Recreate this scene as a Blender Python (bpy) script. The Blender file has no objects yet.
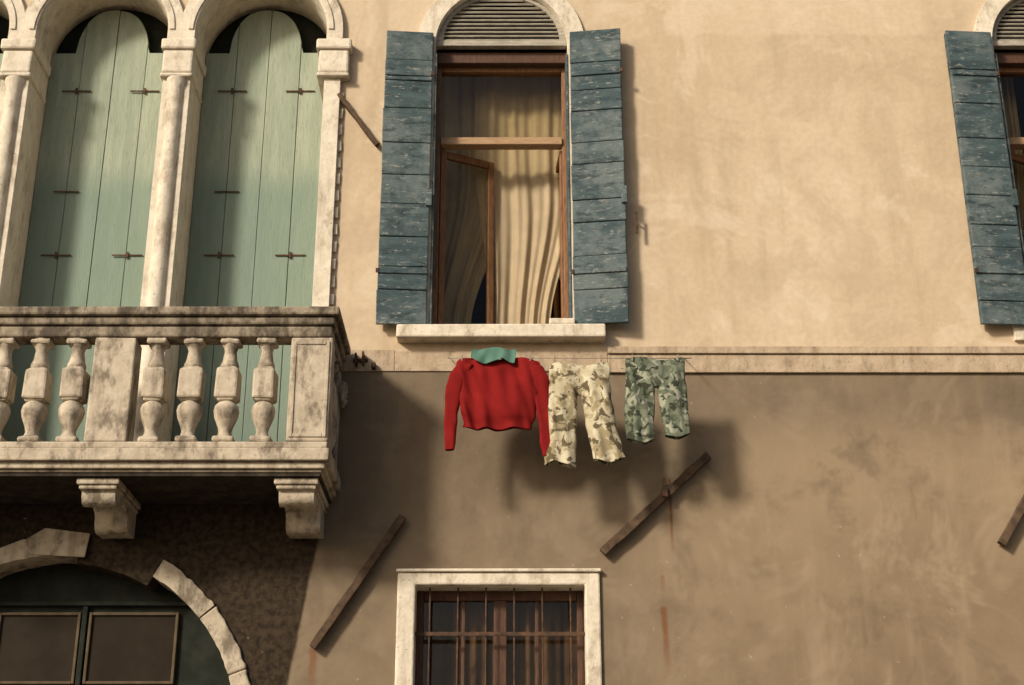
import bpy, bmesh, math, random
from mathutils import Vector, Matrix, noise as mnoise
random.seed(7)
S = bpy.context.scene
COL = S.collection

# ------------------------------------------------------------------ nodes
class NT:
    def __init__(s, name):
        s.m = bpy.data.materials.new(name); s.m.use_nodes = True
        s.t = s.m.node_tree; s.t.nodes.clear()
        s.out = s.t.nodes.new('ShaderNodeOutputMaterial')
        s.b = s.t.nodes.new('ShaderNodeBsdfPrincipled')
        s.t.links.new(s.b.outputs[0], s.out.inputs[0])
        s.g = s.t.nodes.new('ShaderNodeNewGeometry')
        s.pos = s.g.outputs['Position']
        sx = s.t.nodes.new('ShaderNodeSeparateXYZ'); s.t.links.new(s.pos, sx.inputs[0])
        s.X, s.Y, s.Z = sx.outputs
    def L(s, a, sock):
        if isinstance(a, bpy.types.NodeSocket): s.t.links.new(a, sock)
        else:
            if isinstance(a, (tuple, list)) and len(a) == 3 and sock.type == 'RGBA': a = (*a, 1)
            sock.default_value = a
    def vec(s, sc):
        n = s.t.nodes.new('ShaderNodeMapping'); s.t.links.new(s.pos, n.inputs[0]); n.inputs['Scale'].default_value = sc
        return n.outputs[0]
    def noise(s, scale, detail=4, rough=.55, sc=None, dist=0, vec=None):
        n = s.t.nodes.new('ShaderNodeTexNoise'); s.t.links.new(vec or (s.vec(sc) if sc else s.pos), n.inputs['Vector'])
        n.inputs['Scale'].default_value = scale; n.inputs['Detail'].default_value = min(detail, 4)
        n.inputs['Roughness'].default_value = rough; n.inputs['Distortion'].default_value = dist
        return n.outputs['Fac']
    def rng(s, f, a, b, c=0., d=1., smooth=True):
        n = s.t.nodes.new('ShaderNodeMapRange'); s.L(f, n.inputs[0])
        if smooth: n.interpolation_type = 'SMOOTHSTEP'
        for i, v in enumerate((a, b, c, d)): n.inputs[i+1].default_value = v
        return n.outputs[0]
    def math(s, op, a, b=0., c=None):
        n = s.t.nodes.new('ShaderNodeMath'); n.operation = op; s.L(a, n.inputs[0]); s.L(b, n.inputs[1])
        if c is not None: s.L(c, n.inputs[2])
        return n.outputs[0]
    def mix(s, f, a, b, mode='MIX'):
        n = s.t.nodes.new('ShaderNodeMix'); n.data_type = 'RGBA'; n.blend_type = mode
        s.L(f, n.inputs[0]); s.L(a, n.inputs[6]); s.L(b, n.inputs[7]); return n.outputs[2]
    def bump(s, h, strength=.3, dist=.01):
        n = s.t.nodes.new('ShaderNodeBump'); s.L(h, n.inputs['Height']); n.inputs['Strength'].default_value = strength
        n.inputs['Distance'].default_value = dist; s.t.links.new(n.outputs[0], s.b.inputs['Normal'])
    def fin(s, col, rough=.85, spec=.25, metal=0):
        s.L(col, s.b.inputs['Base Color']); s.L(rough, s.b.inputs['Roughness'])
        s.b.inputs['Specular IOR Level'].default_value = spec; s.b.inputs['Metallic'].default_value = metal
        return s.m

def m_wall():
    n = NT('aged_plaster')
    big = n.noise(.55, 4, .6); mid = n.noise(2.3, 4, .66); fine = n.noise(22, 3, .6)
    streak = n.noise(1, 4, .6, sc=(4, 4, .5)); blot = n.noise(1.1, 4, .74, dist=.6)
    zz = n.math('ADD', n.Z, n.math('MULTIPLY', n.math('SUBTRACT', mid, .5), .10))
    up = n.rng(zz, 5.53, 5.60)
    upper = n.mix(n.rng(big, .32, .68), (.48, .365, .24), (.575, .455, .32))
    upper = n.mix(n.rng(streak, .46, .72, 0, .5), upper, (.36, .27, .17))
    upper = n.mix(n.rng(blot, .48, .62, 0, .45), upper, (.395, .295, .195))
    upper = n.mix(n.rng(blot, .46, .36, 0, .4), upper, (.64, .525, .39))
    px = n.math('MULTIPLY', n.rng(n.math('ADD', n.X, n.math('MULTIPLY', mid, .12)), 1.30, 1.36), n.rng(n.math('ADD', n.X, n.math('MULTIPLY', mid, .1)), 3.45, 3.35))
    pz = n.math('MULTIPLY', n.rng(zz, 6.36, 6.40), n.rng(zz, 8.42, 8.47))
    upper = n.mix(n.math('MULTIPLY', n.math('MULTIPLY', px, pz), .4), upper, (.60, .475, .34))
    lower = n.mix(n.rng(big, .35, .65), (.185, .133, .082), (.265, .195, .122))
    lower = n.mix(n.rng(mid, .48, .72, 0, .6), lower, (.13, .094, .06))
    lower = n.mix(n.rng(streak, .5, .72, 0, .5), lower, (.31, .23, .15))
    lower = n.mix(n.rng(blot, .48, .36, 0, .5), lower, (.33, .25, .165))
    lower = n.mix(n.rng(blot, .54, .66, 0, .5), lower, (.115, .085, .056))
    gx = n.rng(n.math('ADD', n.X, n.math('MULTIPLY', n.math('SUBTRACT', big, .5), 3)), 2.2, .3, .0, .5)
    gz = n.math('MULTIPLY', n.rng(n.math('ADD', n.Z, n.math('MULTIPLY', big, .8)), 5.35, 5.75), .5)
    gm = n.math('MULTIPLY', n.math('MAXIMUM', gx, gz), n.rng(mid, .25, .6, .6, 1))
    lower = n.mix(gm, lower, (.108, .084, .060))
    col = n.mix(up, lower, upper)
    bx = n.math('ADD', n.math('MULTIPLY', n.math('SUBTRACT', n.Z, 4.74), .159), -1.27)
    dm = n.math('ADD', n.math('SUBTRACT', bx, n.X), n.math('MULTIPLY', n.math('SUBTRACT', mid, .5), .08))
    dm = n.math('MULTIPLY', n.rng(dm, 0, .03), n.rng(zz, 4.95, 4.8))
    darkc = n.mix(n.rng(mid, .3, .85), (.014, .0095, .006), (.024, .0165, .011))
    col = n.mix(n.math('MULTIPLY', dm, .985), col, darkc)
    def run(x, z0, z1, w):
        d = n.math('ABSOLUTE', n.math('SUBTRACT', n.math('ADD', n.X, n.math('MULTIPLY', n.math('SUBTRACT', mid, .5), .05)), x))
        return n.math('MULTIPLY', n.rng(d, w, w*.2), n.math('MULTIPLY', n.rng(n.Z, z0, z0+.3), n.rng(n.Z, z1, z1-.02)))
    rr = None
    for (x, z0, z1, w) in [(1.055, 3.25, 3.80, .034), (1.05, 3.82, 4.02, .024), (-1.36, 3.15, 3.52, .04), (1.13, 4.1, 4.72, .016)]:
        q = run(x, z0, z1, w); rr = q if rr is None else n.math('MAXIMUM', rr, q)
    col = n.mix(n.math('MULTIPLY', rr, n.rng(mid, .3, .6, .35, .8)), col, (.15, .05, .02))
    spots = n.rng(n.noise(15, 3, .7), .67, .75)
    col = n.mix(n.math('MULTIPLY', spots, .35), col, (.60, .50, .39))
    col = n.mix(n.rng(fine, .3, .7, 0, .14), col, (.25, .17, .1))
    h = n.math('ADD', n.math('MULTIPLY', mid, 1.5), n.math('MULTIPLY', fine, .3))
    n.bump(h, .26, .02)
    return n.fin(col, .92, .12)

def m_stone(name, a, b, dirt, amt=(.5, .72), st=.7):
    n = NT(name)
    f1 = n.noise(9, 4, .65)
    c = n.mix(n.rng(f1, .3, .7), a, b)
    d = n.rng(n.noise(5, 4, .7, sc=(1.6, 1.6, .8)), *amt)
    c = n.mix(n.math('MULTIPLY', d, st), c, dirt)
    s2 = n.rng(n.noise(1.5, 4, .6, sc=(7, 7, .8)), .52, .75)
    c = n.mix(n.math('MULTIPLY', s2, st*.6), c, dirt)
    pit = n.rng(n.noise(45, 3, .7), .64, .72)
    c = n.mix(n.math('MULTIPLY', pit, .6), c, tuple(x*.6 for x in dirt))
    n.bump(n.math('SUBTRACT', f1, n.math('MULTIPLY', pit, .35)), .55, .02)
    return n.fin(c, .85, .2)

def m_paint(name, a, b, chip, sc, chipr=(.68, .72), lowc=None, cst=.75, big=None):
    n = NT(name)
    c = n.mix(n.rng(n.noise(3, 4, .65, sc=sc), .35, .68), a, b)
    f = n.noise(22, 4, .6, sc=sc)
    if big:
        c = n.mix(n.rng(n.noise(2.6, 4, .75), .42, .62, 0, .8), c, big)
        c = n.mix(n.rng(n.noise(5, 4, .72, sc=(1, 1, 3)), .52, .66, 0, .75), c, tuple(x*.5 for x in a))
    c = n.mix(n.rng(f, .5, .8, 0, .5), c, tuple(x*.45 for x in a))
    if lowc: c = n.mix(n.rng(n.math('ADD', n.Z, n.math('MULTIPLY', n.noise(1.5, 4), .25)), 7.65, 7.3, 0, .65), c, lowc)
    ch = n.rng(n.noise(13, 4, .75, sc=tuple(1+(k-1)*.5 for k in sc)), *chipr)
    c = n.mix(n.math('MULTIPLY', ch, cst), c, chip)
    n.bump(n.math('SUBTRACT', f, n.math('MULTIPLY', ch, .4)), .45, .008)
    return n.fin(c, .75, .2)

def m_simple(name, a, b, scale=8, rough=.8, spec=.3, metal=0, sc=None, bs=.3):
    n = NT(name); f = n.noise(scale, 4, .6, sc=sc)
    n.bump(f, bs, .008)
    return n.fin(n.mix(n.rng(f, .3, .7), a, b), rough, spec, metal)

def m_glass(name='window_glass'):
    n = NT(name); t = n.t
    tr = t.nodes.new('ShaderNodeBsdfTransparent'); tr.inputs[0].default_value = (.90, .89, .83, 1)
    gl = t.nodes.new('ShaderNodeBsdfGlossy'); gl.inputs['Roughness'].default_value = .04
    lw = t.nodes.new('ShaderNodeLayerWeight'); lw.inputs[0].default_value = .5
    f = n.math('ADD', n.math('MULTIPLY', n.math('POWER', lw.outputs['Facing'], 5.), .6), .016)
    mx = t.nodes.new('ShaderNodeMixShader')
    t.links.new(f, mx.inputs[0]); t.links.new(tr.outputs[0], mx.inputs[1]); t.links.new(gl.outputs[0], mx.inputs[2])
    t.links.new(mx.outputs[0], n.out.inputs[0]); return n.m

def m_cloth(name, col, trans=.35, stripes=None, bmp=.3, ssc=60):
    n = NT(name); t = n.t
    c = n.mix(n.rng(n.noise(5, 3), .3, .7), col, tuple(x*.82 for x in col))
    if stripes: c = n.mix(n.rng(n.noise(1, 2, sc=(ssc, 1, .4)), .42, .6, 0, .5), c, stripes)
    n.fin(c, .9, .1)
    tl = t.nodes.new('ShaderNodeBsdfTranslucent'); n.L(c, tl.inputs[0])
    mx = t.nodes.new('ShaderNodeMixShader'); mx.inputs[0].default_value = trans
    t.links.new(n.b.outputs[0], mx.inputs[1]); t.links.new(tl.outputs[0], mx.inputs[2]); t.links.new(mx.outputs[0], n.out.inputs[0])
    if bmp: n.bump(n.noise(150, 1), bmp, .003)
    return n.m

def m_camo(name, base, c1, c2, c3):
    n = NT(name)
    a = n.rng(n.noise(12, 3, .55, dist=.6), .45, .53); b = n.rng(n.noise(14, 3, .5, sc=(1, 1, .8), dist=.8), .52, .58)
    c = n.rng(n.noise(18, 3, .5, dist=.5), .54, .59)
    col = n.mix(a, base, c1); col = n.mix(b, col, c2); col = n.mix(c, col, c3)
    n.bump(n.noise(150, 1), .25, .003)
    return n.fin(col, .92, .1)

WALL = m_wall()
STONE = m_stone('istrian_stone', (.56, .485, .37), (.66, .58, .46), (.26, .195, .13), (.48, .72), .65)
STONEB = m_stone('weathered_balcony_stone', (.38, .31, .225), (.50, .42, .315), (.10, .075, .05), (.44, .68), .8)
STONER = m_stone('dirty_rail_stone', (.20, .158, .108), (.33, .268, .193), (.05, .038, .027), (.40, .62), .85)
SOFF = m_stone('shade_toned_soffit_stone', (.035, .026, .018), (.06, .046, .032), (.018, .013, .009), (.40, .62), .85)  # underside shade put into the stone colour, on top of the dirt mottling
BAND = m_stone('string_course_plaster', (.36, .27, .18), (.45, .345, .235), (.17, .12, .078), (.46, .70), .65)
TEAL = m_paint('worn_teal_paint', (.036, .057, .062), (.066, .095, .099), (.27, .265, .23), (1, 1, 5), (.57, .66), None, .7, (.125, .147, .14))
GREEN = m_paint('faded_sage_paint', (.25, .285, .21), (.315, .345, .255), (.17, .195, .135), (5, 5, .5), (.62, .74), (.135, .195, .155))
WOOD = m_simple('brown_window_wood', (.14, .062, .026), (.24, .115, .048), 12, .6, .3, sc=(6, 6, 1))
WOODL = m_simple('pale_transom_wood', (.28, .17, .085), (.38, .24, .13), 12, .6, .3, sc=(1, 6, 6))
WOODD = m_simple('dark_red_brown_wood', (.055, .024, .013), (.095, .042, .022), 12, .6, .3, sc=(6, 6, 1))
OLDW = m_simple('grey_louver_wood', (.25, .22, .17), (.40, .355, .285), 10, .8, .2, sc=(1, 1, 6))
IRON = m_simple('rusty_iron', (.045, .028, .018), (.12, .062, .034), 22, .8, .3, .3)
BRNB = m_simple('weathered_brown_bar', (.055, .036, .024), (.11, .07, .042), 16, .9, .15)
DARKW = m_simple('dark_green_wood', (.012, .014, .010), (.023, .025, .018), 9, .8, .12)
BEIGE = m_simple('dull_beige_frame', (.075, .055, .033), (.12, .088, .053), 9, .8, .1)
DULLG = m_simple('dusty_pane', (.020, .014, .009), (.030, .022, .014), 3, .6, .05, bs=.05)
INTER = m_simple('interior_plaster', (.10, .075, .05), (.14, .105, .075), 2, .9, .1)
GLASS = m_glass()
CURT = m_cloth('cream_curtain', (.68, .53, .34), .4, (.55, .41, .25), 0)
NETC = m_cloth('dull_net_curtain', (.15, .085, .05), .2, (.03, .015, .01), 0, 11)
RED = m_cloth('red_knit', (.21, .011, .010), .08)
GRNC = m_cloth('teal_green_cloth', (.15, .29, .22), .4)
CAM1 = m_camo('faded_camouflage_cloth', (.42, .36, .235), (.28, .225, .13), (.49, .435, .305), (.115, .088, .05))
CAM2 = m_camo('faded_green_camouflage_cloth', (.16, .172, .118), (.095, .108, .072), (.275, .275, .205), (.038, .042, .028))
PAVE = m_simple('grey_paving_stone', (.13, .11, .085), (.18, .155, .12), 3, .85, .2)
TILE = m_simple('terracotta_roof', (.25, .10, .05), (.36, .17, .09), 6, .85, .2)
WIRE = m_simple('line_cord', (.2, .18, .15), (.25, .22, .19), 20)
PEG = m_simple('peg_wood', (.22, .17, .11), (.3, .24, .16), 20, .7, .2)

# ------------------------------------------------------------------ geometry helpers
def empty(name, loc=(0, 0, 0)):
    e = bpy.data.objects.new(name, None); COL.objects.link(e); e.location = loc; return e
def finish(me, name, mat, parent, bevel=0, smooth=False, seg=2):
    o = bpy.data.objects.new(name, me); COL.objects.link(o)
    me.materials.clear(); me.materials.append(mat)
    if smooth:
        for p in me.polygons: p.use_smooth = True
    if bevel:
        b = o.modifiers.new('bevel', 'BEVEL'); b.width = bevel; b.segments = seg; b.limit_method = 'ANGLE'; b.angle_limit = math.radians(40)
    if parent: o.parent = parent
    return o
def boxes(name, lst, mat, parent=None, bevel=.004, jit=0):
    bm = bmesh.new()
    for b in lst:
        x0, x1, y0, y1, z0, z1 = b[:6]
        r = bmesh.ops.create_cube(bm, size=1)
        for v in r['verts']:
            v.co = Vector(((x0+x1)/2+v.co.x*(x1-x0), (y0+y1)/2+v.co.y*(y1-y0), (z0+z1)/2+v.co.z*(z1-z0)))
            if jit: v.co += Vector([random.uniform(-jit, jit) for _ in range(3)])
    me = bpy.data.meshes.new(name); bm.to_mesh(me); bm.free()
    return finish(me, name, mat, parent, bevel)
def extr(name, outs, y0, y1, mat, parent=None, bevel=0, axis='XZ'):
    cu = bpy.data.curves.new(name+'_c', 'CURVE'); cu.dimensions = '2D'; cu.fill_mode = 'BOTH'; cu.extrude = (y1-y0)/2
    for pts in outs:
        sp = cu.splines.new('POLY'); sp.points.add(len(pts)-1); sp.use_cyclic_u = True
        for i, p in enumerate(pts): sp.points[i].co = (p[0], p[1], 0, 1)
    tmp = bpy.data.objects.new('tmp', cu); COL.objects.link(tmp)
    dg = bpy.context.evaluated_depsgraph_get(); dg.update()
    me = bpy.data.meshes.new_from_object(tmp.evaluated_get(dg))
    bpy.data.objects.remove(tmp)
    if axis == 'XZ':
        me.transform(Matrix.Translation((0, (y0+y1)/2, 0)) @ Matrix.Rotation(math.pi/2, 4, 'X'))
    else:
        mm = Matrix(((0, 0, 1, (y0+y1)/2), (1, 0, 0, 0), (0, 1, 0, 0), (0, 0, 0, 1)))
        me.transform(mm)
    bm = bmesh.new(); bm.from_mesh(me); bmesh.ops.remove_doubles(bm, verts=bm.verts, dist=1e-5)
    bmesh.ops.recalc_face_normals(bm, faces=bm.faces); bm.to_mesh(me); bm.free()
    return finish(me, name, mat, parent, bevel)
def arch(c, h, zb, zs, n=28, r=None):
    r = r or h
    p = [(c-h, zb), (c+h, zb)]
    p += [(c+r*math.cos(a), zs+r*math.sin(a)) for a in [math.pi*i/n for i in range(n+1)]]
    return p
def rect(x0, x1, z0, z1): return [(x0, z0), (x1, z0), (x1, z1), (x0, z1)]
def lathe(bm, prof, cx, cy, z0, seg=20):
    rings = []
    for z, r in prof:
        rings.append([bm.verts.new((cx+r*math.cos(2*math.pi*i/seg), cy+r*math.sin(2*math.pi*i/seg), z0+z)) for i in range(seg)])
    for a, b in zip(rings, rings[1:]):
        for i in range(seg):
            f = bm.faces.new((a[i], a[(i+1) % seg], b[(i+1) % seg], b[i])); f.smooth = True
def rod(name, p0, p1, r, mat, parent=None, seg=10):
    p0, p1 = Vector(p0), Vector(p1); bm = bmesh.new(); d = p1-p0
    bmesh.ops.create_cone(bm, cap_ends=True, segments=seg, radius1=r, radius2=r, depth=d.length)
    q = d.to_track_quat('Z', 'Y').to_matrix().to_4x4()
    bm.transform(Matrix.Translation((p0+p1)/2) @ q)
    me = bpy.data.meshes.new(name); bm.to_mesh(me); bm.free()
    return finish(me, name, mat, parent, 0, True)

# ------------------------------------------------------------------ building
B = empty('venetian_building')
CS = [-2.02, -3.30, -4.58]; W1, W2 = -.085, 4.39; ZS = 8.34; ZA = 8.46
GX0, GX1, GZ1 = -.67, .505, 3.94
AC, AZ, AR = -3.14, 2.88, 1.42
holes = [arch(c, .58, 4.66, ZA) for c in CS]
holes += [arch(c, .58, 5.80, ZS) for c in (W1, W2)]
holes += [rect(GX0-.05, GX1+.05, 2.35, GZ1+.04), rect(3.75, 4.95, 2.35, GZ1+.04)]
holes += [arch(AC, 1.33, .02, AZ, 40)]
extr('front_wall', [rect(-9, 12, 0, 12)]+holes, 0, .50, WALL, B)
boxes('side_and_back_walls', [(-9, -8.6, .501, 9, 0, 12), (11.6, 12, .501, 9, 0, 12), (-8.59, 11.59, 8.6, 9, 0, 12)], INTER, B, 0)
boxes('interior_floors', [(-8.59, 11.59, .502, 8.59, 4.35, 4.55), (-8.59, 11.59, .502, 8.59, 9.1, 9.3), (-8.59, 11.59, 3.2, 3.3, 0, 12),
      (-1.2, -1.1, .502, 3.19, 4.56, 9.09), (2.6, 2.7, .502, 3.19, 4.56, 9.09)], INTER, B, 0)
boxes('cornice', [(-9.2, 12.2, -.35, -.003, 12.0, 12.18), (-9.2, 12.2, -.18, -.003, 11.8, 11.997)], STONE, B, .02)
extr('roof', [[(-.5, 12.19), (9.4, 12.19), (4.5, 14.2)]], -9.3, 12.3, TILE, B, 0, 'YZ')

outer = [(CS[0]+.655, 4.62)]
for k, c in enumerate(CS):
    ths = math.acos(.64/.66)
    a0 = 0 if k == 0 else ths
    a1 = math.pi-ths if k < 2 else math.pi
    outer += [(c+.66*math.cos(a0+(a1-a0)*i/30), ZA+.66*math.sin(a0+(a1-a0)*i/30)) for i in range(31)]
outer += [(CS[2]-.66, 4.62)]
extr('arcade_stone_frame', [outer]+[arch(c, .53, 4.70, ZA, 36) for c in CS], -.05, .45, STONE, B, .012)
for c in CS:
    pts = [(c+.585*math.cos(math.pi*i/36), ZA+.585*math.sin(math.pi*i/36)) for i in range(37)]
    pin = [(c+.545*math.cos(math.pi*i/36), ZA+.545*math.sin(math.pi*i/36)) for i in range(36, -1, -1)]
    extr('archivolt_moulding', [pts+pin], -.063, -.048, STONE, B, .006)
caps = []
for cx, w in [(CS[0]+.60, .12), (-2.66, .12), (-3.94, .12), (-5.22, .12)]:
    caps += [(cx-w-.02, cx+w+.02, -.105, .34, 8.25, 8.345), (cx-w, cx+w, -.085, .343, 8.04, 8.247), (cx-w-.01, cx+w+.01, -.094, .346, 8.0, 8.037)]
boxes('capitals', caps, STONE, B, .018, .003)
bm = bmesh.new()
for cx in (-2.66, -3.94): lathe(bm, [(0, .085), (.08, .085), (.12, .07), (3.2, .065), (3.26, .08), (3.28, .08)], cx, -.035, 4.71, 20)
me = bpy.data.meshes.new('column_shafts'); bm.to_mesh(me); bm.free(); finish(me, 'column_shafts', STONE, B)
boxes('jamb_dentils', [(-1.362, -1.332, -.022, .01, 4.9+i*.145, 4.9+i*.145+.09) for i in range(21)], STONE, B, .006, .003)

def green_shutter(c):
    y0, y1 = .37, .41; n = 4; w = 1.06/n
    rng = random.Random(int(c*100))
    for i in range(n):
        xa, xb = c-.53+i*w+.0025, c-.53+(i+1)*w-.0025
        pts = [(xa, 4.71), (xb, 4.71)]
        def top(x):
            u = (x-c+.03)/.30
            if abs(u) < 1: return ZA+.05 + .42*math.sqrt(max(0, 1-abs(u)**2.4))
            return ZA+.05
        N = 16
        for k in range(N+1):
            x = xb+(xa-xb)*k/N; pts.append((x, top(x)))
        dy = rng.uniform(-.006, .006)
        extr('green_shutter_plank', [pts], y0+dy, y1+dy, GREEN, B, .005)
    hw = []
    for z in (8.13, 6.64):
        for s in (-1, 1):
            hw.append((c+s*.28-.12, c+s*.28+.12, .356, .363, z, z+.012)); hw.append((c+s*.28-.010, c+s*.28+.010, .350, .362, z-.02, z+.032))
    hw.append((c-.36, c-.16, .356, .363, 7.2, 7.213))
    boxes('shutter_ironwork', hw, IRON, B, .002)
for c in CS: green_shutter(c)
boxes('arcade_shade_sheet', [(-5.3, -1.3, .475, .49, 4.7, 9.2)], DARKW, B, 0)  # added dark sheet standing in for the shadowed interior behind the shutters

def window(c, full=True):
    zb = 5.865
    extr('window_stone_surround', [arch(c, .67, 5.77, ZS, 36), arch(c, .53, zb, ZS, 36)], -.035, .30, STONE, B, .012)
    boxes('window_sill', [(c-.765 if full else c-.36, c+.775, -.13, .05, 5.755, 5.862)], STONE, B, .014, .003)
    ring = [(c+.528*math.cos(math.pi*i/36), 8.36+.50*math.sin(math.pi*i/36)) for i in range(37)]
    rin = [(c+.47*math.cos(math.pi*i/36), 8.41+.42*math.sin(math.pi*i/36)) for i in range(37)]
    extr('lunette_frame', [ring, rin], .03, .09, OLDW, B, .004)
    bm = bmesh.new()
    for i in range(11):
        z = 8.42+i*.038; hw = .47*math.sqrt(max(0, 1-((z-8.41)/.42)**2))
        if hw < .05: continue
        v = [bm.verts.new(p) for p in ((c-hw, .035, z), (c+hw, .035, z), (c+hw, .075, z+.034), (c-hw, .075, z+.034))]
        v2 = [bm.verts.new(p) for p in ((c-hw, .042, z-.010), (c+hw, .042, z-.010), (c+hw, .082, z+.024), (c-hw, .082, z+.024))]
        bm.faces.new(v); bm.faces.new(v2[::-1]); bm.faces.new((v[0], v2[0], v2[1], v[1])); bm.faces.new((v[3], v[2], v2[2], v2[3]))
    me = bpy.data.meshes.new('louvers'); bm.to_mesh(me); bm.free(); finish(me, 'lunette_louvers', OLDW, B)
    boxes('lunette_backing', [(c-.53, c+.53, .20, .22, 8.37, 8.9)], DARKW, B, 0)
    L, R = c-.53, c+.53
    boxes('window_frame', [(L, L+.045, .17, .25, zb+.002, 8.30), (R-.045, R, .17, .25, zb+.002, 8.30), (L+.047, R-.047, .172, .248, 8.20, 8.30),
          (L+.047, R-.047, .175, .245, zb+.002, zb+.06)], WOOD, B, .006)
    boxes('window_head', [(L, R, .10, .168, 8.24, 8.34)], WOODD, B, .006)
    boxes('window_transom', [(L+.047, R-.047, .15, .245, 7.52, 7.585)], WOODL, B, .006)
    boxes('reveal_lining', [(R-.016, R-.001, -.045, .168, zb+.003, 8.236), (L+.001, L+.016, -.045, .168, zb+.003, 8.236)], TEAL, B, .002)
    boxes('transom_glass', [(L+.045, R-.045, .205, .211, 7.585, 8.2)], GLASS, B, 0)
    def leaf(hx, ang, name):
        w = .47; e = empty(name+'_pivot'); e.location = (hx, .22, 0); e.rotation_euler = (0, 0, ang); e.parent = B
        boxes(name, [(0, .05, -.02, .02, 5.95, 7.50), (w-.05, w, -.02, .02, 5.95, 7.50), (.051, w-.051, -.019, .019, 7.44, 7.499), (.051, w-.051, -.019, .019, 5.951, 6.03)], WOOD, e, .006)
        boxes(name+'_glass', [(.045, w-.045, -.003, .003, 6.02, 7.45)], GLASS, e, 0)
    leaf(L+.045, math.radians(27), 'left_casement'); leaf(R-.045, math.radians(180-84), 'right_casement')
    def curtain(name, yc, left, right, z0, z1, pl, amp):
        bm = bmesh.new(); NU, NV = 110, 50; g = []
        for j in range(NV+1):
            v = j/NV; z = z1+(z0-z1)*v; a, b = left(v), right(v); row = []
            for i in range(NU+1):
                u = i/NU; x = a+(b-a)*u
                k = amp*(1+.4*v)
                uu = u+.05*mnoise.noise(Vector((u*3, v*1.2, yc*9)))
                y = yc+k*math.sin(uu*pl*6.283+.6*math.sin(v*3+u*4))+k*.5*math.sin(uu*pl*2.3*6.283+v*2)+.02*mnoise.noise(Vector((u*5, v*3, yc)))
                row.append(bm.verts.new((x, y, z)))
            g.append(row)
        for j in range(NV):
            for i in range(NU): bm.faces.new((g[j][i], g[j][i+1], g[j+1][i+1], g[j+1][i]))
        me = bpy.data.meshes.new(name); bm.to_mesh(me); bm.free()
        finish(me, name, CURT, B, 0, True)
    def sm(a, b, x): t = min(1, max(0, (x-a)/(b-a))); return t*t*(3-2*t)
    if full:
        curtain('curtain_right', .47, lambda v: c-.22+.12*sm(.3, .8, v)-.10*sm(.85, 1, v), lambda v: c+.60-.22*sm(.45, .86, v), 5.65, 8.55, 4, .013)
        curtain('curtain_left', .56, lambda v: c-.75, lambda v: c+.10-.34*sm(.4, .85, v)+.22*sm(.87, 1, v), 5.65, 8.55, 5, .013)
    else:
        curtain('curtain_left', .5, lambda v: c-.56, lambda v: c-.2-.2*sm(.3, .9, v), 5.65, 8.55, 6, .02)
    boxes('curtain_rod', [(c-.75, c+.75, .52, .535, 8.56, 8.58)], WOOD, B, 0)
    def shutter(x0, x1, nm, ang, hinge):
        e = empty(nm+'_hinge'); e.location = (hinge, -.055, 0); e.rotation_euler = (0, 0, ang); e.parent = B
        a, b = x0-hinge, x1-hinge
        rg = random.Random(int(x0*77)); z = 5.87; ls = []; ztop = 8.42
        while z < ztop-.05:
            h = rg.choice([.19, .25, .28, .31]); z1 = min(ztop, z+h)
            if ztop-z1 < .12: z1 = ztop
            d = rg.uniform(-.003, .003)
            ls.append((a+rg.uniform(0, .006), b-rg.uniform(0, .006), -.022+d, .004+d, z+.0025, z1-.0025)); z = z1
        boxes(nm+'_planks', ls, TEAL, e, .007, .003)
        boxes(nm+'_backleaf', [(a+.006, b-.006, .008, .036, 5.885, 8.41)], TEAL, e, .004)
        boxes(nm+'_straps', [(a+.01, b-.01, -.034, -.026, zz, zz+.035) for zz in (6.28, 8.0)]+[(b-.03, b+.015, -.045, -.02, 6.85, 6.99)], TEAL, e, .003)
        boxes(nm+'_ironwork', [(a-.012, a+.012, -.04, -.027, 6.28, 6.315), (b-.014, b+.010, -.04, -.027, 8.005, 8.04)], IRON, e, .003)
    shutter(c-.925, c-.545, 'left_shutter', math.radians(4), c-.545)
    shutter(c+.545, c+.955, 'right_shutter', math.radians(-8), c+.545)
    for hx in (c+1.03,):
        boxes('shutter_dog', [(hx-.006, hx+.006, -.08, .02, 6.74, 6.752), (hx-.01, hx+.01, -.092, -.078, 6.62, 6.80)], IRON, B, .003)
window(W1); window(W2, False)
boxes('sill_block', [(W1+.36, W1+.55, -.11, .0, 5.866, 5.915)], STONE, B, .01)

boxes('string_course', [(-1.36, W1-.78, -.012, -.002, 5.53, 5.70), (W1+.79, 12, -.045, -.002, 5.66, 5.715), (W1+.79, 12, -.026, -.002, 5.515, 5.657), (W1-.778, W1+.788, -.012, -.002, 5.53, 5.69)], BAND, B, .012, .001)

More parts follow.
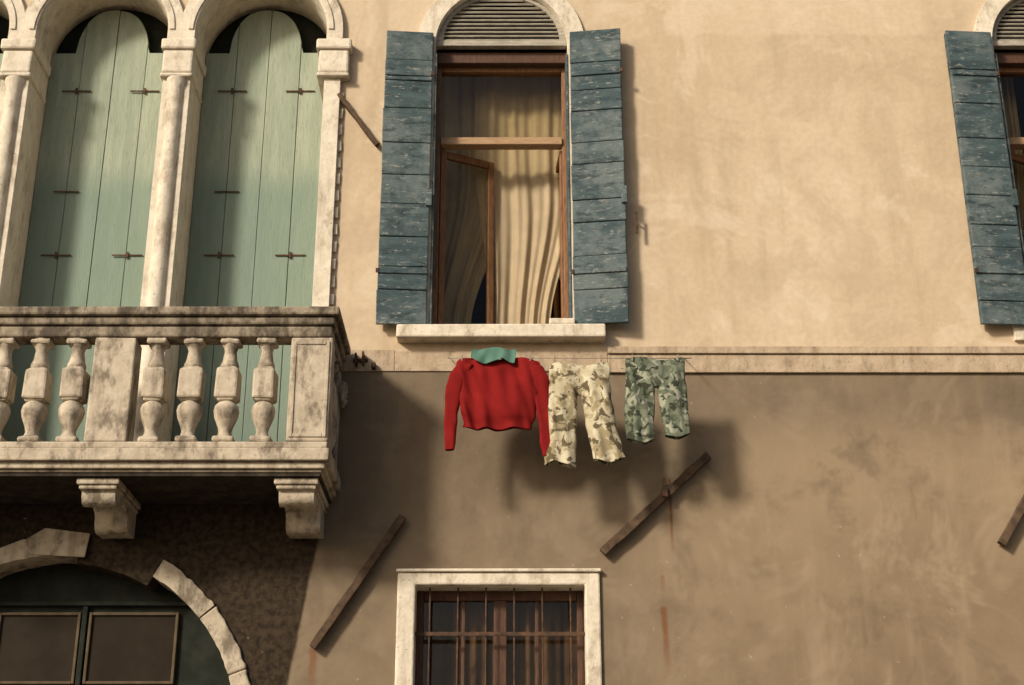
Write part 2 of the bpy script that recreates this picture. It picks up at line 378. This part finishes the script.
def lowwin(x0, x1, z1):
    extr('lower_window_stone_frame', [rect(x0-.125, x1+.105, 2.25, z1+.085), rect(x0, x1, 2.4, z1)], -.03, .28, STONE, B, .012)
    boxes('lower_window_cap', [(x0-.135, x1+.115, -.05, -.003, z1+.087, z1+.11)], STONE, B, .008, .002)
    m = (x0+x1)/2
    boxes('lower_window_frame', [(x0, x0+.05, .17, .23, 2.4, z1), (x1-.05, x1, .17, .23, 2.4, z1), (x0+.052, x1-.052, .172, .228, z1-.07, z1-.002), (m-.045, m+.045, .165, .232, 2.4, z1-.072),
        (x0+.052, m-.047, .18, .225, 3.02, 3.07), (m+.047, x1-.052, .18, .225, 3.02, 3.07), (m-.27, m-.245, .182, .222, 3.07, z1-.072), (m+.245, m+.27, .182, .222, 3.07, z1-.072)], WOODD, B, .005)
    boxes('lower_window_glass', [(x0+.05, x1-.05, .20, .205, 2.4, z1-.07)], GLASS, B, 0)
    bm = bmesh.new(); NU = 120; rows = []
    for j in range(2):
        rows.append([bm.verts.new((x0+(x1-x0)*i/NU, .33+.022*math.sin(i*.37)+.010*math.sin(i*.83+1), 2.4 if j else z1+.1)) for i in range(NU+1)])
    for i in range(NU): bm.faces.new((rows[0][i], rows[0][i+1], rows[1][i+1], rows[1][i]))
    me = bpy.data.meshes.new('net'); bm.to_mesh(me); bm.free(); finish(me, 'lower_window_curtain', NETC, B, 0, True)
    for i in range(6):
        x = x0+(x1-x0)*(i+.5)/6; rod('grille_bar', (x, .07, 2.41), (x, .07, z1-.001), .006, IRON, B)
    for z in (3.60, 3.15, 2.75): boxes('grille_crossbar', [(x0+.001, x1-.001, .055, .063, z, z+.028)], IRON, B, .003)
lowwin(GX0, GX1, GZ1); lowwin(3.80, 4.90, GZ1)

def ringpart(a0, a1, ro, ri, y0, y1, name, seed, mat=None):
    rg = random.Random(seed); N = 14
    o = [(AC+(ro+rg.uniform(-.010, .012))*math.cos(math.radians(a0+(a1-a0)*i/N)), AZ+(ro+rg.uniform(-.010, .012))*math.sin(math.radians(a0+(a1-a0)*i/N))) for i in range(N+1)]
    q = [(AC+(ri+rg.uniform(-.004, .004))*math.cos(math.radians(a0+(a1-a0)*i/N)), AZ+(ri+rg.uniform(-.004, .004))*math.sin(math.radians(a0+(a1-a0)*i/N))) for i in range(N, -1, -1)]
    extr(name, [o+q], y0, y1, mat or STONEB, B, .012)
for k, (a, b) in enumerate(((0, 19.7), (20, 39.7), (40, 60))): ringpart(a, b, 1.42, 1.29, -.03, .24, 'arch_voussoir', k+11)
ringpart(86, 118, 1.40, 1.27, -.03, .24, 'arch_voussoir', 2)
ringpart(118.5, 180, 1.42, 1.27, -.03, .24, 'arch_voussoir', 3)
ringpart(60.5, 85.5, 1.36, 1.22, .006, .24, 'arch_plastered_stretch', 4, WALL)
extr('arch_keystone', [[(-3.36, 4.15), (-2.98, 4.13), (-2.96, 4.30), (-3.28, 4.34), (-3.42, 4.25)]], -.045, -.031, STONEB, B, .012)
boxes('arch_jambs', [(AC+1.27, AC+1.42, -.04, .24, 0, 2.875), (AC-1.42, AC-1.27, -.04, .24, 0, 2.875)], STONEB, B, .015)
extr('arch_door_boards', [arch(AC, 1.32, .02, AZ, 40)], .26, .30, DARKW, B)
fr = []
for (a, b) in ((-3.62, -3.04), (-2.98, -2.35)):
    fr += [(a, a+.02, .225, .262, 3.30, 3.80), (b-.02, b, .225, .262, 3.30, 3.80), (a+.021, b-.021, .227, .262, 3.78, 3.80), (a+.021, b-.021, .227, .262, 3.30, 3.32)]
boxes('fanlight_frames', fr, BEIGE, B, .004)
boxes('fanlight_panes', [(-3.60, -3.06, .245, .255, 3.32, 3.78), (-2.96, -2.37, .245, .255, 3.32, 3.78)], DULLG, B, 0)
boxes('door_transom', [(-4.40, -1.88, .19, .258, 3.19, 3.285)], WOODD, B, .006)
boxes('fanlight_bar', [(-4.2, -2.1, .215, .258, 3.845, 3.875), (-3.028, -2.992, .215, .258, 3.29, 3.84)], DARKW, B, .006)
boxes('door_stiles', [(AC-.05, AC+.05, .22, .258, .03, 3.18), (-4.38, -4.28, .22, .258, .03, 3.0), (-2.0, -1.9, .22, .258, .03, 3.0)], DARKW, B, .006)

# ------------------------------------------------------------------ balcony
K = empty('stone_balcony')
XR, XL, YF = -1.215, -5.45, -.80
def ubox(x0, x1, yf, z0, z1, t, yb=-.052):
    return [(x0, x1, yf, yf+t, z0, z1), (x1-t, x1, yf+t+.001, yb, z0, z1), (x0, x0+t, yf+t+.001, yb, z0, z1)]
boxes('floor_slab', [(XL, XR, YF, -.052, 4.60, 4.685), (XL+.03, XR-.03, YF+.035, -.052, 4.555, 4.597), (XL+.05, XR-.05, YF+.06, -.052, 4.535, 4.552)], STONEB, K, .012, .002)
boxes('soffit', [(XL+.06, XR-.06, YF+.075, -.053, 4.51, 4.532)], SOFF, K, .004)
boxes('handrail', ubox(XL-.03, XR+.03, YF-.03, 5.635, 5.70, .25)+ubox(XL, XR, YF, 5.575, 5.632, .21)+ubox(XL+.02, XR-.02, YF+.02, 5.49, 5.572, .17), STONER, K, .016, .002)
boxes('plinth_rail', ubox(XL+.015, XR-.015, YF+.015, 4.687, 4.735, .18), STONEB, K, .01)
H0, H1 = 4.737, 5.488; H = H1-H0
prof = [(0, .062), (.05, .062), (.055, .05), (.085, .043), (.12, .05), (.19, .078), (.235, .086), (.27, .078), (.30, .05), (.31, .045), (.53, .045), (.55, .062), (.57, .062), (.60, .05), (.67, .04), (.70, .05), (.72, .064), (H, .064)]
bx = [-2.435, -2.185, -1.935, -1.685] + [-2.985-.25*i for i in range(4)] + [-4.30-.25*i for i in range(4)]
bp = [(x, YF+.10) for x in bx] + [(XR-.10, y) for y in (-.44, -.22)] + [(XL+.10, y) for y in (-.44, -.22)]
bm = bmesh.new(); bl = []
rg = random.Random(5)
for (x, y) in bp:
    k = rg.uniform(.94, 1.04)
    lathe(bm, [(z, r*k) for z, r in prof], x, y, H0)
    zc = H0+.42+rg.uniform(-.006, .006)
    bl.append((x-.078*k, x+.078*k, y-.078, y+.078, zc-.108, zc+.108)); bl.append((x-.062, x+.062, y-.062, y+.062, zc-.125, zc+.125))
    bl.append((x-.072, x+.072, y-.072, y+.072, H0+.0005, H0+.045)); bl.append((x-.07, x+.07, y-.07, y+.07, H1-.04, H1-.0005))
me = bpy.data.meshes.new('balusters'); bm.to_mesh(me); bm.free(); finish(me, 'balusters', STONEB, K)
boxes('baluster_blocks', bl, STONEB, K, .02, .005)
posts = []; pan = []
for i, (a, b) in enumerate(((-1.51, -1.23), (-2.86, -2.575), (-4.16, -3.87), (XL+.015, XL+.30))):
    posts.append((a, b, YF+.025, YF+.21, H0+.0005, H1-.0005))
    y = YF+.025
    if i in (0, 3): pan += [(a+.015, a+.04, y-.008, y+.001, H0+.03, H1-.03), (b-.04, b-.015, y-.008, y+.001, H0+.03, H1-.03), (a+.041, b-.041, y-.008, y+.001, H0+.03, H0+.055), (a+.041, b-.041, y-.008, y+.001, H1-.055, H1-.03)]
for X in (XR-.2, XL+.03): posts.append((X, X+.17, -.13, -.053, H0+.0005, H1-.0005))
boxes('posts', posts, STONEB, K, .012, .003)
boxes('post_panels', pan, STONEB, K, .004, .001)
prf = [(-.051, 4.508), (-.68, 4.508), (-.68, 4.44), (-.66, 4.43)]
prf += [(-.58+.07*math.cos(t), 4.41+.07*math.sin(t)) for t in [math.radians(165+i*13) for i in range(12)]]
prf += [(-.42, 4.40), (-.36, 4.40), (-.30, 4.375)] + [(-.20+.08*math.cos(t), 4.33+.08*math.sin(t)) for t in [math.radians(170+i*14) for i in range(9)]] + [(-.09, 4.26), (-.051, 4.26)]
for (a, b) in ((-1.585, -1.29), (-2.90, -2.615), (-4.20, -3.92), (-5.42, -5.12)):
    extr('console', [prf], a+.03, b-.03, STONEB, K, .01, 'YZ')
    boxes('console_cap', [(a, b, -.70, -.055, 4.465, 4.5075), (a+.015, b-.015, -.685, -.056, 4.435, 4.462)], STONEB, K, .01)
boxes('iron_cramps', [(-1.17, -1.06, -.03, .02, 5.60, 5.625), (-1.10, -1.085, -.09, .0, 5.57, 5.66), (-1.15, -1.135, -.11, .0, 5.56, 5.64), (-1.03, -1.0, -.06, .0, 5.54, 5.585)], IRON, K, .004)
bm = bmesh.new()
for i in range(26):
    t = i/25; a = t*2.4*math.pi; r = .02+.07*(1-t)
    bmesh.ops.create_icosphere(bm, subdivisions=2, radius=.026*(1-.4*t), matrix=Matrix.Translation((-1.215, -.14+r*math.cos(a), 5.28+r*1.3*math.sin(a))))
me = bpy.data.meshes.new('scroll'); bm.to_mesh(me); bm.free(); finish(me, 'end_scroll', STONEB, K, 0, True)

# ------------------------------------------------------------------ wall anchor bars
def anchor(p0, p1, w, mat, pin=True, stand=.05):
    e = empty('wall_anchor_bar'); a, b = Vector((p0[0], 0, p0[1])), Vector((p1[0], 0, p1[1])); d = b-a; L = d.length
    bm = bmesh.new(); bmesh.ops.create_cube(bm, size=1)
    bmesh.ops.scale(bm, vec=(L, .05, w), verts=bm.verts)
    bmesh.ops.subdivide_edges(bm, edges=[x for x in bm.edges if abs((x.verts[0].co-x.verts[1].co).x) > .1], cuts=10)
    rg = random.Random(int(L*100))
    for v in bm.verts: v.co += Vector((0, rg.uniform(-.003, .003), rg.uniform(-.004, .004)))
    ang = math.atan2(d.z, d.x)
    bm.transform(Matrix.Translation((a+b)/2+Vector((0, -stand, 0))) @ Matrix.Rotation(-ang, 4, 'Y'))
    me = bpy.data.meshes.new('bar'); bm.to_mesh(me); bm.free(); finish(me, 'bar', mat, e, .006)
    m = a.lerp(b, .58)
    for t in (.2, .58, .85):
        q = a.lerp(b, t); rod('tie_pin', (q.x, -stand+.02, q.z), (q.x, .05, q.z), .014, IRON, e)
    if pin:
        boxes('eye_bolt', [(m.x-.02, m.x+.02, -.10, -.02, m.z-.02, m.z+.05), (m.x-.008, m.x+.008, -.09, -.03, m.z+.051, m.z+.12)], IRON, e, .004)
anchor((-1.36, 3.50), (-.765, 4.42), .055, BRNB, False)
anchor((.63, 4.16), (1.405, 4.87), .06, BRNB)
anchor((3.42, 4.22), (3.95, 5.0), .06, BRNB)
anchor((-1.37, 7.86), (-1.045, 7.40), .035, BRNB, False, .04)

# ------------------------------------------------------------------ laundry (hangs about 0.45 m off the wall)
YL = -.65
OFF = (.008, .20, .075)
Ln = empty('clothes_line', OFF)
rod('line', (-.46, YL, 5.385), (1.26, YL, 5.385), .0025, WIRE, Ln)
for x in (-.46, 1.26): rod('bracket_arm', (x, YL-.01, 5.385), (x, -.22, 5.55), .0035, WIRE, Ln)

def NZ(x, y, z): return mnoise.noise(Vector((x, y, z)))
def tube(bm, rows, n=40, fold=.012, ff=34, ph=0, top=None, cap=False, sk=5):
    rings = []
    for j, (cx, z, w, d) in enumerate(rows):
        v = j/(len(rows)-1); ring = []
        for i in range(n):
            a = 2*math.pi*i/n
            ca, sa = math.cos(a), math.sin(a)
            x = cx+w/2*math.copysign(abs(ca)**.8, ca)*(1+.10*NZ(z*9, ph*3, ca*.6)*(.3+.7*v))+.010*NZ(z*14, ph*5, ca)
            s = 1 if sa > 0 else -1
            f = fold*2.6*(.25+.75*v)*NZ(x*ff*.5+z*1.5+ph*7, z*1.6, ph)
            f += fold*1.5*NZ(x*17+z*sk+ph, z*3.5-x*2, 3+ph+s*.4)
            f += fold*1.1*NZ(x*5+ph, z*16-x*9*s, 5+ph)*math.exp(-((v-.55)/.35)**2)
            y = YL+d/2*math.copysign(abs(sa)**.7, sa)+f*min(1, (w+.05)*4)*(.25 if v < .05 else 1)
            zz = z+(top(x, v) if top else 0)
            ring.append(bm.verts.new((x, y, zz)))
        rings.append(ring)
    for a, b in zip(rings, rings[1:]):
        for i in range(n): bm.faces.new((a[i], a[(i+1) % n], b[(i+1) % n], b[i]))
    if cap: bm.faces.new(rings[0])
def interp(keys, N):
    out = []
    for j in range(N+1):
        t = j/N*(len(keys)-1); k = min(int(t), len(keys)-2); u = t-k
        out.append(tuple(keys[k][q]*(1-u)+keys[k+1][q]*u for q in range(4)))
    return out
def cloth_obj(bm, name, mat, e, part):
    bmesh.ops.recalc_face_normals(bm, faces=bm.faces)
    me = bpy.data.meshes.new(name); bm.to_mesh(me); bm.free()
    o = finish(me, part, mat, e, 0, True)
    s = o.modifiers.new('t', 'SOLIDIFY'); s.thickness = .004
    s = o.modifiers.new('s', 'SUBSURF'); s.levels = 1; s.render_levels = 1
    return o
e = empty('red_sweater', OFF)
bm = bmesh.new()
topf = lambda x, v: (-.55*max(0, abs(x+.10)-.20)**1.5*1.2 - .028*math.exp(-((x+.1)/.09)**2) - .008*math.sin((x+.1)*30))*(1-v) + (.012*math.sin(x*11+1) + .025*NZ(x*8, 2, 1))*v - .045*v*(x+.1)
tube(bm, interp([(-.10, 5.385, .56, .02), (-.10, 5.36, .60, .04), (-.10, 5.22, .57, .07), (-.102, 5.08, .54, .075), (-.105, 4.95, .525, .08), (-.108, 4.895, .475, .052), (-.108, 4.855, .47, .05)], 40), 72, .019, 24, .4, topf, True)
cloth_obj(bm, 'b', RED, e, 'body')
for sgn, ks in ((-1, [(-.33, 5.34, .12, .05), (-.385, 5.26, .13, .06), (-.418, 5.12, .115, .06), (-.432, 4.95, .095, .055), (-.437, 4.80, .085, .05), (-.437, 4.705, .065, .04)]),
                (1, [(.14, 5.33, .13, .05), (.19, 5.24, .13, .06), (.205, 5.10, .115, .06), (.222, 4.92, .095, .055), (.228, 4.77, .085, .05), (.232, 4.66, .065, .04)])):
    bm = bmesh.new(); tube(bm, interp(ks, 34), 28, .011, 40, sgn, None, True); cloth_obj(bm, 's', RED, e, 'sleeve')
def trousers(name, mat, waist, legs, seed):
    e = empty(name, OFF)
    bm = bmesh.new(); tube(bm, interp(waist, 18), 52, .012, 36, seed, lambda x, v: .012*math.sin(x*19+seed)*(1-v)-.012*math.exp(-((x-waist[0][0])/.08)**2)*(1-v)); cloth_obj(bm, 'w', mat, e, 'waist')
    for k, l in enumerate(legs):
        bm = bmesh.new(); tube(bm, interp(l, 34), 40, .016, 36, seed+k*2, lambda x, v: .022*math.sin(x*23+seed+k)*v**3); cloth_obj(bm, 'l', mat, e, 'leg_%d' % (k+1))
    return e
trousers('camouflage_trousers', CAM1, [(.465, 5.345, .40, .03), (.465, 5.31, .43, .06), (.463, 5.22, .44, .078), (.463, 5.15, .40, .06), (.463, 5.11, .30, .02)],
    [[(.37, 5.30, .18, .03), (.354, 5.21, .20, .076), (.345, 5.08, .215, .082), (.330, 4.85, .215, .08), (.322, 4.68, .22, .075), (.326, 4.60, .225, .07)],
     [(.555, 5.30, .18, .03), (.573, 5.21, .20, .076), (.585, 5.08, .215, .082), (.615, 4.88, .21, .08), (.645, 4.72, .215, .075), (.66, 4.63, .225, .07)]], 1.3)
trousers('camouflage_shorts', CAM2, [(1.00, 5.385, .40, .03), (1.00, 5.35, .42, .06), (1.00, 5.27, .42, .078), (1.0, 5.20, .39, .06), (1.0, 5.16, .30, .02)],
    [[(.91, 5.34, .17, .03), (.897, 5.26, .20, .076), (.885, 5.12, .21, .08), (.878, 4.95, .20, .08), (.875, 4.84, .19, .07), (.875, 4.775, .185, .065)],
     [(1.09, 5.34, .17, .03), (1.105, 5.26, .20, .076), (1.115, 5.12, .205, .08), (1.125, 4.95, .19, .08), (1.135, 4.87, .175, .07), (1.137, 4.81, .165, .065)]], 3.1)
e = empty('green_cloth', OFF); bm = bmesh.new(); g = []
for j in range(17):
    t = j/16; row = []
    for i in range(25):
        u = i/24; x = -.29+.30*u+.01*math.sin(t*5)
        z = 5.40+.06*math.sin(t*math.pi)-.010*math.sin(u*9)*(.5+t)-(.07 if t < .5 else .0)*(1-2*t)*(.4+.6*abs(math.sin(u*4.4)))
        y = YL-.050+.09*t+.02*NZ(u*5, t*2, 4)
        row.append(bm.verts.new((x, y, z)))
    g.append(row)
for j in range(16):
    for i in range(24): bm.faces.new((g[j][i], g[j][i+1], g[j+1][i+1], g[j+1][i]))
cloth_obj(bm, 'gc', GRNC, e, 'folded_cloth')
for px in (-.36, .12, .29, .62, .84, 1.16):
    pe = empty('clothes_peg', OFF)
    boxes('jaws', [(px-.004, px+.004, YL-.028, YL-.018, 5.355, 5.405), (px-.004, px+.004, YL+.018, YL+.028, 5.355, 5.405), (px-.0035, px+.0035, YL-.017, YL+.017, 5.378, 5.386)], PEG, pe, .002)

boxes('ground', [(-150, 150, -150, 150, -.2, 0)], PAVE, None, 0)

# ------------------------------------------------------------------ light, world, camera
d = Vector((.74, .80, -.56)).normalized()
sl = bpy.data.lights.new('sun', 'SUN'); sl.energy = 4.2; sl.angle = math.radians(8); sl.color = (1, .925, .80)
so = bpy.data.objects.new('sun', sl); COL.objects.link(so); so.rotation_euler = d.to_track_quat('-Z', 'Y').to_euler(); so.location = (-10, -12, 15)
w = bpy.data.worlds.new('World'); S.world = w; w.use_nodes = True; nt = w.node_tree
sk = nt.nodes.new('ShaderNodeTexSky'); sk.sky_type = 'NISHITA'; sk.sun_disc = False
sk.sun_elevation = math.asin(-d.z/d.length); sk.sun_rotation = math.atan2(-d.x, -d.y) % (2*math.pi)
sk.dust_density = 4
bg = nt.nodes['Background']; nt.links.new(sk.outputs[0], bg.inputs[0]); bg.inputs[1].default_value = .11
cam = bpy.data.cameras.new('camera'); co = bpy.data.objects.new('camera', cam); COL.objects.link(co)
co.location = (0, -10.3, 1.6); co.rotation_euler = (math.radians(112), 0, 0); cam.lens = 52.73; cam.sensor_width = 36; cam.clip_end = 1000
S.camera = co
S.view_settings.view_transform = 'Standard'; S.view_settings.look = 'None'; S.view_settings.exposure = 0
